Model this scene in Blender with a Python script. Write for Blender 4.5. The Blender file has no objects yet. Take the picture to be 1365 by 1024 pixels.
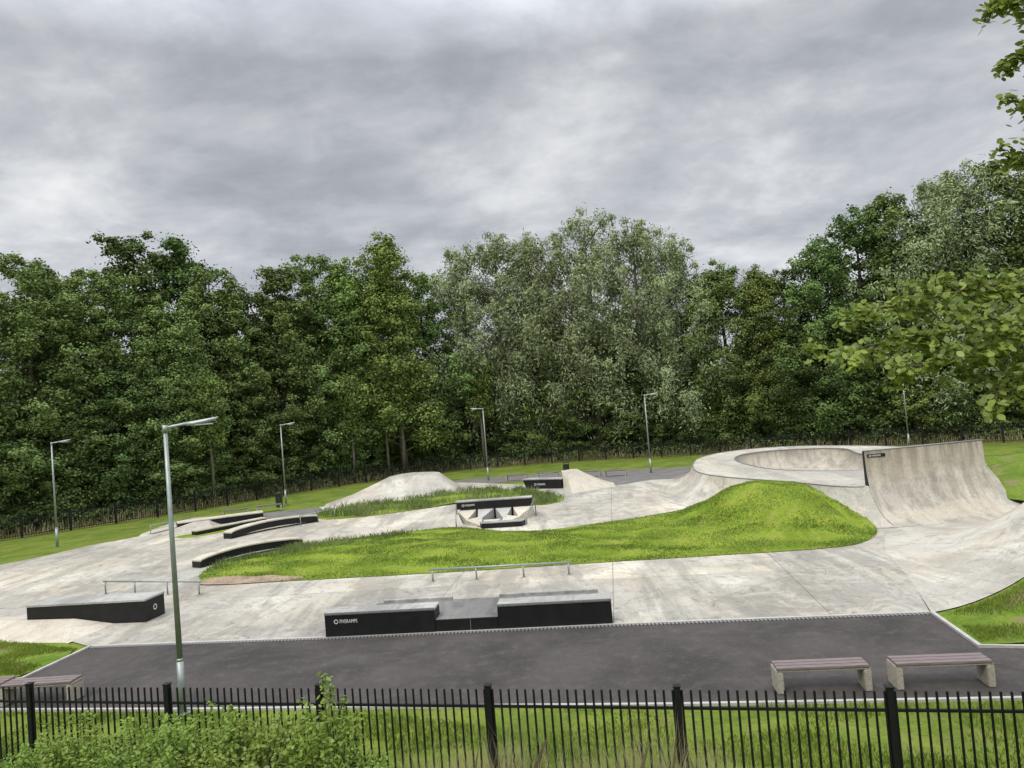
import bpy, bmesh, math, random
import numpy as np
from mathutils import Vector, Matrix
from mathutils.geometry import delaunay_2d_cdt
random.seed(7); rng=np.random.default_rng(7)
scene=bpy.context.scene; COL=scene.collection
scene.view_settings.view_transform='Standard'; scene.view_settings.look='None'; scene.view_settings.exposure=0

# ------------------------------------------------------------------ materials
class NT:
    def __init__(s,name):
        s.m=bpy.data.materials.new(name); s.m.use_nodes=True; s.t=s.m.node_tree
        s.n=s.t.nodes; s.l=s.t.links
        s.b=s.n.get('Principled BSDF'); s.out=s.n.get('Material Output')
        s.tc=s.n.new('ShaderNodeTexCoord')
    def new(s,t,**k):
        x=s.n.new('ShaderNode'+t)
        for a,v in k.items(): setattr(x,a,v)
        return x
    def link(s,a,b): s.l.new(a,b)
    def noise(s,scale,detail=4,rough=.5,dist=0,vec=None,stretch=None,coord='Object'):
        x=s.new('TexNoise'); x.inputs['Scale'].default_value=scale; x.inputs['Detail'].default_value=detail
        x.inputs['Roughness'].default_value=rough; x.inputs['Distortion'].default_value=dist
        v=vec or s.tc.outputs[coord]
        if stretch:
            mp=s.new('Mapping'); mp.inputs['Scale'].default_value=stretch[:3]
            if len(stretch)>3: mp.inputs['Rotation'].default_value=(0,0,stretch[3])
            s.link(v,mp.inputs['Vector']); v=mp.outputs[0]
        s.link(v,x.inputs['Vector']); return x.outputs['Fac']
    def ramp(s,fac,stops,interp='LINEAR'):
        r=s.new('ValToRGB'); r.color_ramp.interpolation=interp
        e=r.color_ramp.elements
        while len(e)<len(stops): e.new(.5)
        for q,(p,c) in zip(e,stops):
            q.position=p; q.color=(c,c,c,1) if isinstance(c,(int,float)) else (*c,1)
        s.link(fac,r.inputs[0]); return r.outputs[0]
    def mix(s,fac,a,b,mode='MIX'):
        x=s.new('MixRGB',blend_type=mode)
        for sock,v in zip(x.inputs,(fac,a,b)):
            if isinstance(v,(int,float)): sock.default_value=v if sock.type=='VALUE' else (v,v,v,1)
            elif isinstance(v,tuple): sock.default_value=(*v,1)
            else: s.link(v,sock)
        return x.outputs[0]
    def math(s,op,a,b=0):
        x=s.new('Math',operation=op)
        for sock,v in zip(x.inputs,(a,b)):
            if isinstance(v,(int,float)): sock.default_value=v
            else: s.link(v,sock)
        return x.outputs[0]
    def base(s,c,rough=.8,metal=0,spec=.3):
        if isinstance(c,tuple): s.b.inputs['Base Color'].default_value=(*c,1)
        else: s.link(c,s.b.inputs['Base Color'])
        s.b.inputs['Metallic'].default_value=metal
        s.b.inputs['Specular IOR Level'].default_value=spec
        if isinstance(rough,(int,float)): s.b.inputs['Roughness'].default_value=rough
        else: s.link(rough,s.b.inputs['Roughness'])
    def bump(s,h,strength=.3,dist=.02):
        x=s.new('Bump'); x.inputs['Strength'].default_value=strength; x.inputs['Distance'].default_value=dist
        s.link(h,x.inputs['Height']); s.link(x.outputs[0],s.b.inputs['Normal'])

def simple(name,c,rough=.7,metal=0,var=.15,scale=8,spec=.3,bump=0):
    N=NT(name); f=N.noise(scale,4,.6)
    lo=tuple(x*(1-var) for x in c); hi=tuple(min(1,x*(1+var)) for x in c)
    N.base(N.ramp(f,[(.3,lo),(.7,hi)]),rough,metal,spec)
    if bump: N.bump(N.noise(scale*6,3),bump,.01)
    return N.m

def concrete(name,base=(.585,.55,.475),joints=True,stain=.88,streak=None,warmth=.55):
    N=NT(name)
    big=N.noise(.17,3,.6,.6); mid=N.noise(.85,6,.74,.9); fine=N.noise(14,3,.7)
    rot=math.radians(-8)
    c=N.ramp(mid,[(.36,tuple(b*.68 for b in base)),(.46,base),(.57,tuple(min(.70,b*1.2) for b in base))])
    if warmth:
        warm=N.ramp(N.noise(.33,2,.55,.3,stretch=(1,1,1,.7)),[(.44,0.),(.60,warmth)]); c=N.mix(warm,c,(.57,.495,.38))
    m1=N.ramp(big,[(.40,0.1),(.54,1.0)])
    m2=N.ramp(mid,[(.42,0.0),(.52,1.0)])
    c=N.mix(N.math('MULTIPLY',N.math('MULTIPLY',m1,m2),.78*stain),c,(base[0]*.45,base[1]*.455,base[2]*.475))
    st=N.noise(.6,6,.72,.4,stretch=(1,.16,1,rot+1.45))
    c=N.mix(N.ramp(st,[(.485,0.0),(.585,.70*stain)]),c,tuple(b*.46 for b in base))
    blot=N.ramp(N.noise(1.7,6,.8,1.4),[(.545,0.),(.625,.72*stain)]); c=N.mix(blot,c,(.21,.195,.17))
    if streak=='v':
        s2=N.noise(3.2,5,.6,.1,stretch=(1,.4,.12)); c=N.mix(N.ramp(s2,[(.46,0.),(.60,.6)]),c,(.25,.225,.18))
        s3=N.noise(1.1,3,.6,.1,stretch=(.35,1,1.2)); c=N.mix(N.ramp(s3,[(.48,0.),(.62,.5)]),c,(.55,.485,.375))
        sp=N.new('SeparateXYZ'); N.link(N.tc.outputs['Object'],sp.inputs[0])
        hi=N.ramp(N.math('DIVIDE',sp.outputs[2],3.0),[(.5,0.),(.95,.65)]); c=N.mix(N.math('MULTIPLY',hi,N.ramp(s2,[(.36,.2),(.55,1.)])),c,(.21,.185,.145))
    c=N.mix(.4,c,N.ramp(fine,[(.3,.5),(.7,1.05)]),'MULTIPLY')
    if joints:
        mp=N.new('Mapping'); mp.inputs['Rotation'].default_value=(0,0,math.radians(7.7)); mp.inputs['Location'].default_value=(.4,1.7,0)
        N.link(N.tc.outputs['Object'],mp.inputs['Vector'])
        br=N.new('TexBrick'); br.offset=0; br.squash=1
        br.inputs['Scale'].default_value=1; br.inputs['Brick Width'].default_value=5.4; br.inputs['Row Height'].default_value=6.3
        br.inputs['Mortar Size'].default_value=.012; br.inputs['Mortar Smooth'].default_value=0
        br.inputs['Color1'].default_value=(.88,.885,.89,1); br.inputs['Color2'].default_value=(1.1,1.09,1.05,1); br.inputs['Mortar'].default_value=(.42,.42,.41,1)
        N.link(mp.outputs[0],br.inputs['Vector'])
        c=N.mix(1.0,c,br.outputs['Color'],'MULTIPLY')
    N.base(c,N.ramp(mid,[(.3,.5),(.7,.85)]),0,.3)
    N.bump(fine,.12,.02)
    return N.m

def grassmat(name,a,b,dry=(.26,.23,.09),dryamt=.4,soil=.0):
    N=NT(name); n1=N.noise(.45,5,.7,.5); n2=N.noise(9,4,.8)
    c=N.ramp(n1,[(.38,a),(.58,b)])
    c=N.mix(N.ramp(n2,[(.3,.7),(.52,.0)]),c,tuple(x*.5 for x in a))
    c=N.mix(N.ramp(N.noise(1.1,6,.75,.6),[(.53,0.),(.68,dryamt)]),c,dry)
    if soil: c=N.mix(N.ramp(N.noise(.8,6,.75,.4,stretch=(1,1,1,.3)),[(.56,0.),(.62,soil)]),c,(.24,.175,.12))
    N.base(c,.95,0,.1); N.bump(n2,.7,.08); return N.m

def leafmat(name,dark,light,trans=.0,rnd=.35):
    N=NT(name); N.n.remove(N.b)
    at=N.new('Attribute'); at.attribute_name='tint'
    oi=N.new('ObjectInfo')
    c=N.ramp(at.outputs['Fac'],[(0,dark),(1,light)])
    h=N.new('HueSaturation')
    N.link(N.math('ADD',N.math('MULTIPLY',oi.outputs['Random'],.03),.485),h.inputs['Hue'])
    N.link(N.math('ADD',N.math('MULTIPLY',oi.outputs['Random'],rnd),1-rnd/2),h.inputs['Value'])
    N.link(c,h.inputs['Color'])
    d=N.new('BsdfDiffuse'); N.link(h.outputs[0],d.inputs[0]); o=d.outputs[0]
    if trans:
        t=N.new('BsdfTranslucent'); N.link(h.outputs[0],t.inputs[0])
        m=N.new('MixShader'); m.inputs[0].default_value=trans; N.link(d.outputs[0],m.inputs[1]); N.link(t.outputs[0],m.inputs[2])
        g=N.new('BsdfGlossy'); g.inputs['Roughness'].default_value=.4; g.inputs[0].default_value=(.7,.75,.7,1)
        m2=N.new('MixShader'); m2.inputs[0].default_value=.03; N.link(m.outputs[0],m2.inputs[1]); N.link(g.outputs[0],m2.inputs[2]); o=m2.outputs[0]
    N.link(o,N.out.inputs[0]); return N.m

M={}
M['conc']=concrete('concrete_slab')
M['conc2']=concrete('concrete_ramp',(.58,.55,.475),joints=False,stain=.7)
M['concwall']=concrete('concrete_wall',(.57,.53,.45),joints=False,stain=.5,streak='v')
M['concdark']=concrete('concrete_wet',(.20,.195,.185),joints=False,stain=.8,warmth=0)
M['conctop']=concrete('concrete_coping',(.43,.42,.395),joints=False,stain=.7,warmth=0)
M['cream']=concrete('concrete_cream',(.60,.54,.44),joints=False,stain=.3,warmth=.3)
M['black']=simple('black_steel_panel',(.012,.012,.013),.5,0,.3,3,.3)
M['fence']=simple('black_powder_coat',(.010,.010,.011),.55,0,.2,10,.3)
M['galv']=simple('galvanised_steel',(.30,.34,.32),.45,.5,.15,6,.5)
M['steel']=simple('dull_steel',(.30,.30,.29),.5,.5,.2,8,.5)
M['lamp']=simple('lamp_grey_paint',(.45,.47,.48),.4,.2,.08,5,.5)
M['glass']=simple('lamp_lens',(.6,.62,.62),.2,0,.05,5,.5)
M['white']=simple('white_lettering',(.72,.72,.72),.6,0,.03,5,.3)
M['bark']=simple('bark',(.085,.07,.055),.95,0,.5,6,.1,.6)
M['barklight']=simple('bark_light',(.16,.145,.115),.95,0,.4,6,.1,.6)
M['kerb']=simple('kerb_stone',(.42,.41,.38),.85,0,.15,4,.2,.2)
M['bin']=simple('bin_dark_green',(.02,.028,.022),.5,0,.2,6,.4)
N=NT('asphalt'); n1=N.noise(.5,5,.65,.5); n2=N.noise(55,2,.8); n3=N.noise(3,5,.7)
c=N.ramp(n1,[(.35,(.046,.041,.0385)),(.62,(.076,.068,.063))]); c=N.mix(.8,c,N.ramp(n2,[(.3,.3),(.75,1.8)]),'MULTIPLY')
c=N.mix(N.ramp(n3,[(.50,0.),(.68,.4)]),c,(.118,.108,.10))
N.base(c,.85,0,.3); N.bump(n2,.4,.01); M['asph']=N.m
N=NT('asphalt_old'); c=N.ramp(N.noise(.8,5,.6),[(.3,(.13,.12,.115)),(.7,(.20,.19,.18))]); N.base(c,.9); M['asph2']=N.m
N=NT('exposed_aggregate'); v=N.new('TexVoronoi'); v.inputs['Scale'].default_value=55; N.link(N.tc.outputs['Object'],v.inputs['Vector'])
hs=N.new('HueSaturation'); hs.inputs['Saturation'].default_value=.25; N.link(v.outputs['Color'],hs.inputs['Color'])
c=N.mix(.8,(.5,.46,.38),hs.outputs[0],'MULTIPLY'); c=N.mix(.4,c,(.36,.33,.27)); N.base(c,.85); N.bump(v.outputs['Distance'],.5,.01); M['agg']=N.m
N=NT('bench_plank'); g=N.noise(6,5,.6,.4,stretch=(.6,9,9)); N.base(N.ramp(g,[(.3,(.13,.10,.10)),(.7,(.26,.21,.205))]),.6); N.bump(g,.2,.005); M['wood']=N.m
M['grass']=grassmat('grass_ground',(.11,.165,.025),(.185,.24,.040),(.27,.23,.10),.5)
M['island']=grassmat('grass_bright',(.135,.205,.018),(.235,.305,.038),(.31,.27,.09),.6)
M['verge']=grassmat('grass_patchy',(.10,.17,.02),(.18,.25,.035),(.22,.18,.10),.5,.8)
M['meadow']=grassmat('meadow',(.15,.17,.05),(.26,.25,.09),(.32,.28,.12),.8)
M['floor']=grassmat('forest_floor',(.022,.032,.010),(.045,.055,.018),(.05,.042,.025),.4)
N=NT('bare_soil'); N.base(N.ramp(N.noise(1.6,6,.7,.5),[(.35,(.24,.17,.115)),(.6,(.36,.28,.20))]),.95); N.bump(N.noise(9,4),.6,.04); M['soil']=N.m
M['blade']=leafmat('grass_blade',(.105,.165,.016),(.285,.36,.065),.3,.0)
M['weed']=leafmat('weed_leaf',(.11,.155,.035),(.30,.34,.13),.3,.0)
M['drygrass']=leafmat('dry_grass',(.24,.24,.09),(.56,.50,.30),.3,.0)
M['leafA']=leafmat('leaf_green',(.082,.120,.042),(.235,.325,.110))
M['leafB']=leafmat('leaf_midgreen',(.095,.145,.040),(.285,.375,.110))
M['leafW']=leafmat('leaf_willow',(.15,.185,.088),(.39,.45,.25),0,.2)
M['leafD']=leafmat('leaf_dark',(.055,.084,.031),(.155,.225,.076))
M['leafN']=leafmat('leaf_near',(.08,.13,.015),(.31,.39,.07),.4,.05)
M['leafS']=leafmat('leaf_shrub',(.08,.145,.02),(.29,.42,.075),.4,.1)

# ------------------------------------------------------------------ mesh helpers
def mkmesh(name,verts,faces,mats,smooth=False,fm=None):
    me=bpy.data.meshes.new(name); me.from_pydata([tuple(v) for v in verts],[],faces)
    for m in (mats if isinstance(mats,(list,tuple)) else [mats]): me.materials.append(M[m] if isinstance(m,str) else m)
    if fm is not None: me.polygons.foreach_set('material_index',fm)
    if smooth: me.polygons.foreach_set('use_smooth',[True]*len(me.polygons))
    me.update(); return me
def obj(name,me,parent=None,loc=(0,0,0),rotz=0,kind=None,label=None):
    o=bpy.data.objects.new(name,me); COL.objects.link(o); o.location=loc; o.rotation_euler[2]=rotz
    if parent: o.parent=parent
    if kind: o['kind']=kind
    if label: o['label']=label
    return o
def thing(name,label,cat,loc=(0,0,0),rotz=0,group=None,me=None):
    o=bpy.data.objects.new(name,me); COL.objects.link(o); o.location=loc; o.rotation_euler[2]=rotz
    if me is None: o.empty_display_size=.3
    o['label']=label; o['category']=cat
    if group: o['group']=group
    return o
def dup(o,loc,rotz=None,scale=None):
    n=o.copy(); COL.objects.link(n); n.location=loc
    if rotz is not None: n.rotation_euler[2]=rotz
    if scale: n.scale=scale
    for ch in o.children:
        c=ch.copy(); COL.objects.link(c); c.parent=n
        for g in ch.children:
            d=g.copy(); COL.objects.link(d); d.parent=c
    return n
class MB:
    def __init__(s): s.v=[]; s.f=[]; s.m=[]
    def add(s,vs,fs,mi=0):
        b=len(s.v); s.v+= [tuple(x) for x in vs]; s.f+=[tuple(b+i for i in f) for f in fs]; s.m+=[mi]*len(fs)
    def box(s,x0,x1,y0,y1,z0,z1,mi=0,bev=0):
        if bev:
            bm=bmesh.new(); bmesh.ops.create_cube(bm,size=1)
            for v in bm.verts: v.co=Vector(((x0+x1)/2+v.co.x*(x1-x0),(y0+y1)/2+v.co.y*(y1-y0),(z0+z1)/2+v.co.z*(z1-z0)))
            bmesh.ops.bevel(bm,geom=list(bm.edges),offset=bev,segments=2,affect='EDGES')
            bm.verts.ensure_lookup_table(); bm.verts.index_update()
            s.add([v.co[:] for v in bm.verts],[[v.index for v in f.verts] for f in bm.faces],mi); bm.free(); return
        s.add([(x0,y0,z0),(x1,y0,z0),(x1,y1,z0),(x0,y1,z0),(x0,y0,z1),(x1,y0,z1),(x1,y1,z1),(x0,y1,z1)],
              [(0,3,2,1),(4,5,6,7),(0,1,5,4),(1,2,6,5),(2,3,7,6),(3,0,4,7)],mi)
    def prism(s,poly,z0,z1,mi=0,ztop=None):
        n=len(poly); t=ztop or [z1]*n
        s.add([(x,y,z0) for x,y in poly]+[(x,y,t[i]) for i,(x,y) in enumerate(poly)],
          [tuple(range(n,2*n)),tuple(range(n-1,-1,-1))]+[(i,(i+1)%n,n+(i+1)%n,n+i) for i in range(n)],mi)
    def tube(s,pts,rad,seg=8,mi=0,cap=True):
        pts=[Vector(p) for p in pts]; n=len(pts)
        if isinstance(rad,(int,float)): rad=[rad]*n
        up=Vector((0,0,1)); vs=[]; prev=None
        for i,p in enumerate(pts):
            d=(pts[min(i+1,n-1)]-pts[max(i-1,0)]).normalized()
            a=prev if prev is not None else (Vector((1,0,0)) if abs(d.z)>.9 else up)
            x=(a-d*a.dot(d)); x=x.normalized() if x.length>1e-5 else d.orthogonal().normalized(); y=d.cross(x); prev=x
            for k in range(seg):
                t=2*math.pi*k/seg; vs.append(p+(x*math.cos(t)+y*math.sin(t))*rad[i])
        fs=[(i*seg+k,i*seg+(k+1)%seg,(i+1)*seg+(k+1)%seg,(i+1)*seg+k) for i in range(n-1) for k in range(seg)]
        if cap: fs+= [tuple(range(seg-1,-1,-1)),tuple((n-1)*seg+k for k in range(seg))]
        s.add(vs,fs,mi)
    def mesh(s,name,mats,smooth=False): return mkmesh(name,s.v,s.f,mats,smooth,s.m)

def densify(poly,step):
    out=[]
    n=len(poly)
    for i in range(n):
        a=Vector(poly[i]);b=Vector(poly[(i+1)%n]); k=max(1,int((b-a).length/step))
        for j in range(k): out.append(tuple(a+(b-a)*j/k))
    return out
def smoothpoly(poly,it=2,closed=True):
    for _ in range(it):
        n=len(poly); q=[]
        rg=range(n) if closed else range(n-1)
        if not closed: q.append(poly[0])
        for i in rg:
            a=Vector(poly[i]);b=Vector(poly[(i+1)%n]); q+= [tuple(a*.75+b*.25),tuple(a*.25+b*.75)]
        if not closed: q.append(poly[-1])
        poly=q
    return poly
def inside(poly,X,Y):
    r=np.zeros(X.shape,bool); n=len(poly)
    for i in range(n):
        x0,y0=poly[i][:2];x1,y1=poly[(i+1)%n][:2]
        if y0==y1: continue
        c=((y0>Y)!=(y1>Y))&(X<(x1-x0)*(Y-y0)/(y1-y0)+x0); r^=c
    return r
def polydist(poly,x,y,closed=True):
    n=len(poly); best=1e9; p=Vector((x,y))
    for i in range(n if closed else n-1):
        a=Vector(poly[i]);b=Vector(poly[(i+1)%n]); ab=b-a; t=max(0,min(1,(p-a).dot(ab)/max(ab.length_squared,1e-9)))
        best=min(best,(p-a-ab*t).length)
    return best
def sheet(name,poly,z,mat,step=2.0,kind='structure',smooth=True,hole=None):
    pd=densify(poly,step); vs=[Vector(p) for p in pd]; faces=[list(range(len(pd)))]
    edges=[]
    xs=[p[0] for p in poly]; ys=[p[1] for p in poly]
    gx,gy=np.meshgrid(np.arange(min(xs),max(xs),step),np.arange(min(ys),max(ys),step)); gx=gx.ravel();gy=gy.ravel()
    k=inside(poly,gx,gy)
    for x,y in zip(gx[k],gy[k]):
        if polydist(pd,x,y)>step*.35: vs.append(Vector((x,y)))
    if hole:
        b=len(vs); vs+=[Vector(p) for p in hole]; edges=[(b+i,b+(i+1)%len(hole)) for i in range(len(hole))]
    r=delaunay_2d_cdt(vs,edges,faces,1,1e-4)
    V=[(v.x,v.y,z(v.x,v.y) if callable(z) else z) for v in r[0]]; F=[tuple(f) for f in r[2]]
    if hole:
        cx=np.array([sum(V[i][0] for i in f)/3 for f in F]); cy=np.array([sum(V[i][1] for i in f)/3 for f in F])
        ins=inside(hole,cx,cy); F=[f for f,q in zip(F,ins) if not q]
    me=mkmesh(name,V,F,mat,smooth)
    o=obj(name,me,kind=kind) if kind else None
    return o or me
def loft(mb,curve,profile,closed=False,side=1,mi=0):
    n=len(curve); P=len(profile); vs=[]
    for i in range(n):
        a=Vector(curve[(i-1)%n] if closed or i>0 else curve[i]); b=Vector(curve[(i+1)%n] if closed or i<n-1 else curve[i])
        d=(b-a).normalized(); nn=Vector((-d.y,d.x))*side; c=Vector(curve[i])
        for o,z in profile: q=c+nn*o; vs.append((q.x,q.y,z))
    fs=[(i*P+j,i*P+j+1,((i+1)%n)*P+j+1,((i+1)%n)*P+j) for i in range(n if closed else n-1) for j in range(P-1)]
    mb.add(vs,fs,mi)
def quadmesh(name,V,mat,tint,nv=4):
    n=len(V)//nv
    me=bpy.data.meshes.new(name); me.vertices.add(len(V)); me.vertices.foreach_set('co',V.astype(np.float32).ravel())
    me.loops.add(len(V)); me.loops.foreach_set('vertex_index',np.arange(len(V),dtype=np.int32))
    me.polygons.add(n); me.polygons.foreach_set('loop_start',np.arange(0,len(V),nv,dtype=np.int32))
    me.update(calc_edges=True)
    a=me.attributes.new('tint','FLOAT','FACE'); a.data.foreach_set('value',np.clip(tint,0,1).astype(np.float32))
    me.materials.append(M[mat]); return me
def unit(a): return a/np.maximum(np.linalg.norm(a,axis=1,keepdims=True),1e-9)
def leaves(P,Nrm,L,W,down=0.0,shape=4):
    n=len(P); Nn=unit(Nrm); r=rng.normal(size=(n,3)); r[:,2]-=down*1.5
    A=unit(r-Nn*np.sum(r*Nn,1,keepdims=True)); B=np.cross(Nn,A)
    L=np.asarray(L).reshape(-1,1)*np.ones((n,1)); W=np.asarray(W).reshape(-1,1)*np.ones((n,1))
    if shape==4:
        pts=[P-A*L*.5,P+B*W*.5+A*L*.05,P+A*L*.5,P-B*W*.5+A*L*.05]
    else:
        pts=[P,P+A*L*.25+B*W*.42,P+A*L*.65+B*W*.5,P+A*L*1.0+B*W*.12,P+A*L*1.0-B*W*.12,P+A*L*.65-B*W*.5,P+A*L*.25-B*W*.42]
    return np.stack(pts,1).reshape(-1,3)

# ------------------------------------------------------------------ ground
fa=Vector((-9.2,13.1)); fd=(Vector((4.9,10.0))-fa).normalized(); fn=Vector((fd.y,-fd.x))
if fn.y>0: fn=-fn
def bankz(x,y):
    d=(Vector((x,y))-fa).dot(fn)
    return min(4.3,.52*max(0,d-1.0)) if y>-12 else 4.3
xs=np.concatenate([[-900,-400,-200,-120],np.arange(-80,81,2.0),[120,200,400,900]])
ys=np.concatenate([[-300,-100,-40,-20],np.arange(-12,24,.75),np.arange(24,110,3.0),[140,200,400,900]])
V=[(x,y,bankz(x,y)) for y in ys for x in xs];F=[]
nx=len(xs)
for j in range(len(ys)-1):
    for i in range(nx-1): F.append((j*nx+i,j*nx+i+1,(j+1)*nx+i+1,(j+1)*nx+i))
obj('ground',mkmesh('ground',V,F,'grass',True),kind='structure')

conc=[(-12.6,20.5),(-5.6,19.5),(2.1,18.6),(9.7,17.55),(11.0,20.8),(12.2,24.2),(14.6,27.0),(21,27.2),(27,26.4),(27,28.2),(20.5,29.6),(20.5,32),(24.6,40),(24,47),(20,53),(14,53),(11.5,49.6),(9.3,50.3),(6.4,50),(5.8,52.5),(2.9,52),(0,54.2),(-4.0,58.8),(-8,62),(-13,60),(-14.2,52),(-13.9,50.4),(-16.8,49.0),(-20.7,49.8),(-23.1,50.2),(-23.7,48.4),(-23.4,43.9),(-23.0,42.7),(-24.7,40.7),(-25.6,38.1),(-26.7,36.4),(-32,31),(-30,24.5),(-20,22.4),(-16.4,22.2),(-15.2,22.1),(-13.7,21.3)]
sheet('concrete_plaza',conc,.03,'conc',3,smooth=False)
asph=[(-12.6,20.5),(-5.6,19.5),(2.1,18.6),(9.7,17.5),(9.3,15.1),(10.1,14.9),(20,13.6),(20,11.2),(8.5,12.7),(2.6,13.6),(-1.1,14.25),(-7.6,15.35),(-12.1,16.2),(-22,18.4),(-22,19.6),(-13.4,18.05),(-12.9,18.15)]
sheet('asphalt_path',asph,.015,'asph',3,smooth=False)
sheet('asphalt_path_far',[(-6,59.8),(-3.2,57.6),(2.7,55.7),(4.1,58.3),(13.2,54.5),(22,53),(23,55),(13.5,57.2),(4,61),(-5,62.5)],.02,'asph2',3,smooth=False)
sheet('asphalt_strip',[(5.8,52.6),(6.4,48.6),(9.3,50.3),(11.5,49.4),(13,54.6),(4.1,58.3),(2.7,55.7)],.036,'asph2',3,smooth=False)
sheet('asphalt_path_side',[(-22.8,43.4),(-21.3,48.6),(-14.2,50.2),(-12.9,47),(-16.4,44.6),(-19.2,42.4)],.036,'asph2',3,smooth=False)
sheet('grass_patch',smoothpoly([(-20.4,41.2),(-18.9,42.6),(-17.2,43.9),(-16.6,43.2),(-17.8,41.2),(-19.0,40.4)],1),.042,'island',1)
def iz(x,y):
    q=(((x-11.35)/2.75)**2+((y-32.0)/3.8)**2)
    z=.055+1.42*math.exp(-q**1.5)+.12*math.exp(-((x-9.9)**2+(y-31.5)**2)/1.2)
    z+=.35*math.exp(-(((x-8.6)/2.2)**2+((y-32.6)/2.6)**2))
    z+=.22*math.exp(-(((x+4)/8)**2+((y-31)/3.)**2))+.12*math.sin(x*1.3)*math.sin(y*1.1)*math.exp(-((x-3)/7)**2-((y-31)/2.5)**2)
    z+=.05*math.sin(x*2.9+y)*math.sin(y*2.3-x)
    return max(.05,z)
isl=[(-13.1,28.5),(-13.6,29.9),(-13.7,31.9),(-12.4,33.0),(-10.9,34.8),(-8.2,35.6),(-5.3,36.4),(-3.4,36.5),(-2.2,35.2),(0,33.2),(2.2,33.6),(5.5,34.6),(8.2,36.1),(9.6,37.0),(10.9,36.0),(12.3,33.6),(13.2,31.2),(13.9,29.3),(13.5,27.3),(12.4,25.8),(11.1,25.0),(6.6,25.4),(2.6,25.8),(-2.8,26.2),(-8.5,26.9),(-11.4,27.2)]
isl=smoothpoly(isl,2)
def izz(x,y):
    d=polydist(isl,x,y); k=min(1,d/1.3) if x<13 and y<29.5 or x<9 else 1
    return .05+(iz(x,y)-.05)*k
sheet('grass_island',isl,izz,'island',.5)
strip2=smoothpoly([(-12.8,43.7),(-13.3,47),(-11.8,49.4),(-5.3,52.3),(-2.4,52.4),(0.3,49.9),(3.0,44.2),(1.9,42.1),(0.6,41.9),(-2.2,46.2),(-4.1,45.9),(-6.3,44.5),(-10.2,42.9)],2)
sheet('grass_strip',strip2,lambda x,y:.05+.25*math.exp(-((x+4)/6)**2-((y-48)/2)**2),'island',.9)
soil=smoothpoly([(-12.9,27.6),(-12.8,28.7),(-11.8,28.5),(-10.6,28.0),(-9.6,27.9),(-8.2,27.2),(-9.2,27.0),(-11.4,27.15)],2)
sheet('soil_patch',soil,lambda x,y:izz(x,y)+.012,'soil',.5)
crease=[(9.72,17.52),(10.9,20.6),(12.0,24.0),(13.2,26.4),(15.2,27.6),(19.6,28.4)]
def creasex(y):
    for (x0,y0),(x1,y1) in zip(crease,crease[1:]):
        if y<=y1: return x0+(x1-x0)*(y-y0)/(y1-y0)
    return 99
mb=MB(); n=30; k=18; vs=[]
for i in range(n+1):
    y=17.52+(28.3-17.52)*i/n; x0=creasex(y)
    f=max(0,min(1,(28.3-y)/7.5)); f=f*f*(3-2*f)
    for j in range(k+1):
        s=7.0*j/k; yy=y+s*.17*(28.3-y)/10.8
        vs.append((x0+s,yy,.034+min(2.2,s*s/13.0)*f))
fs=[(i*(k+1)+j,i*(k+1)+j+1,(i+1)*(k+1)+j+1,(i+1)*(k+1)+j) for i in range(n) for j in range(k)]
mb.add(vs,fs)
obj('concrete_bank',mb.mesh('concrete_bank',['conc2'],True),kind='structure')
def vz(x,y): 
    s=max(0,x-9.7); return .045+min(2.2,s*s/13.)*max(0,min(1,(y-14.4)/2.2))
sheet('grass_verge',[(9.76,17.46),(9.42,15.2),(18,14.2),(18,18.85),(15.7,18.52)],lambda x,y:vz(x,y)-(.02 if y>17.3 else 0),'verge',.6)
def hz(x,y): return .04+1.5*math.exp(-(((x-26)/5.0)**2+((y-35)/5.5)**2))
sheet('grass_hill',smoothpoly([(20.2,30.0),(23,28.6),(30,27.4),(36,30),(36,44),(26,46),(25.2,40),(21.4,33)],1),hz,'verge',1.0)
sheet('grass_corner',smoothpoly([(-12.75,20.3),(-13.0,18.35),(-13.6,18.2),(-22,19.8),(-22,22.4),(-16.4,22.1),(-15.2,22.0),(-13.8,21.2)],1),.045,'verge',1)
fence_line=[(-62,24),(-48,35),(-33.7,46.0),(-28.9,50.1),(-25.1,53.7),(-19.3,62.6),(-14.9,66.6),(-7.0,72.0),(4.8,72.2),(16.9,67.5),(29.2,62.0),(38.5,55.6),(52,46),(66,36)]
def off(line,d):
    r=[]
    for i,p in enumerate(line):
        a=Vector(line[max(0,i-1)]);b=Vector(line[min(len(line)-1,i+1)]); t=(b-a).normalized(); q=Vector(p)+Vector((-t.y,t.x))*d; r.append((q.x,q.y))
    return r
mead=off(fence_line,.4)+off(fence_line,4)[::-1]
sheet('meadow',mead,.012,'meadow',5)
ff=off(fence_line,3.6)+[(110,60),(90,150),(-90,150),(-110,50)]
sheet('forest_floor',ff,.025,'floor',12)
def strip(name,line,w,z0,z1,mat):
    mb=MB(); loft(mb,line,[(-w/2,z0),(-w/2,z1),(w/2,z1),(w/2,z0)]); return obj(name,mb.mesh(name,[mat]),kind='structure')
strip('kerb',[(-12.62,20.48),(-12.95,18.2),(-13.5,18.0),(-22,19.65)],.09,0,.06,'kerb')
strip('kerb',[(9.72,17.5),(9.34,15.15),(10.1,14.92),(18,13.85)],.09,0,.07,'kerb')
strip('kerb',[(20,11.15),(8.5,12.65),(2.6,13.55),(-1.1,14.2),(-7.6,15.3),(-12.1,16.15),(-22,18.35)],.08,0,.05,'kerb')
N=NT('drain_grate'); w=N.new('TexWave'); w.inputs['Scale'].default_value=3.2; w.bands_direction='X'; N.link(N.tc.outputs['Object'],w.inputs['Vector'])
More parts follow.
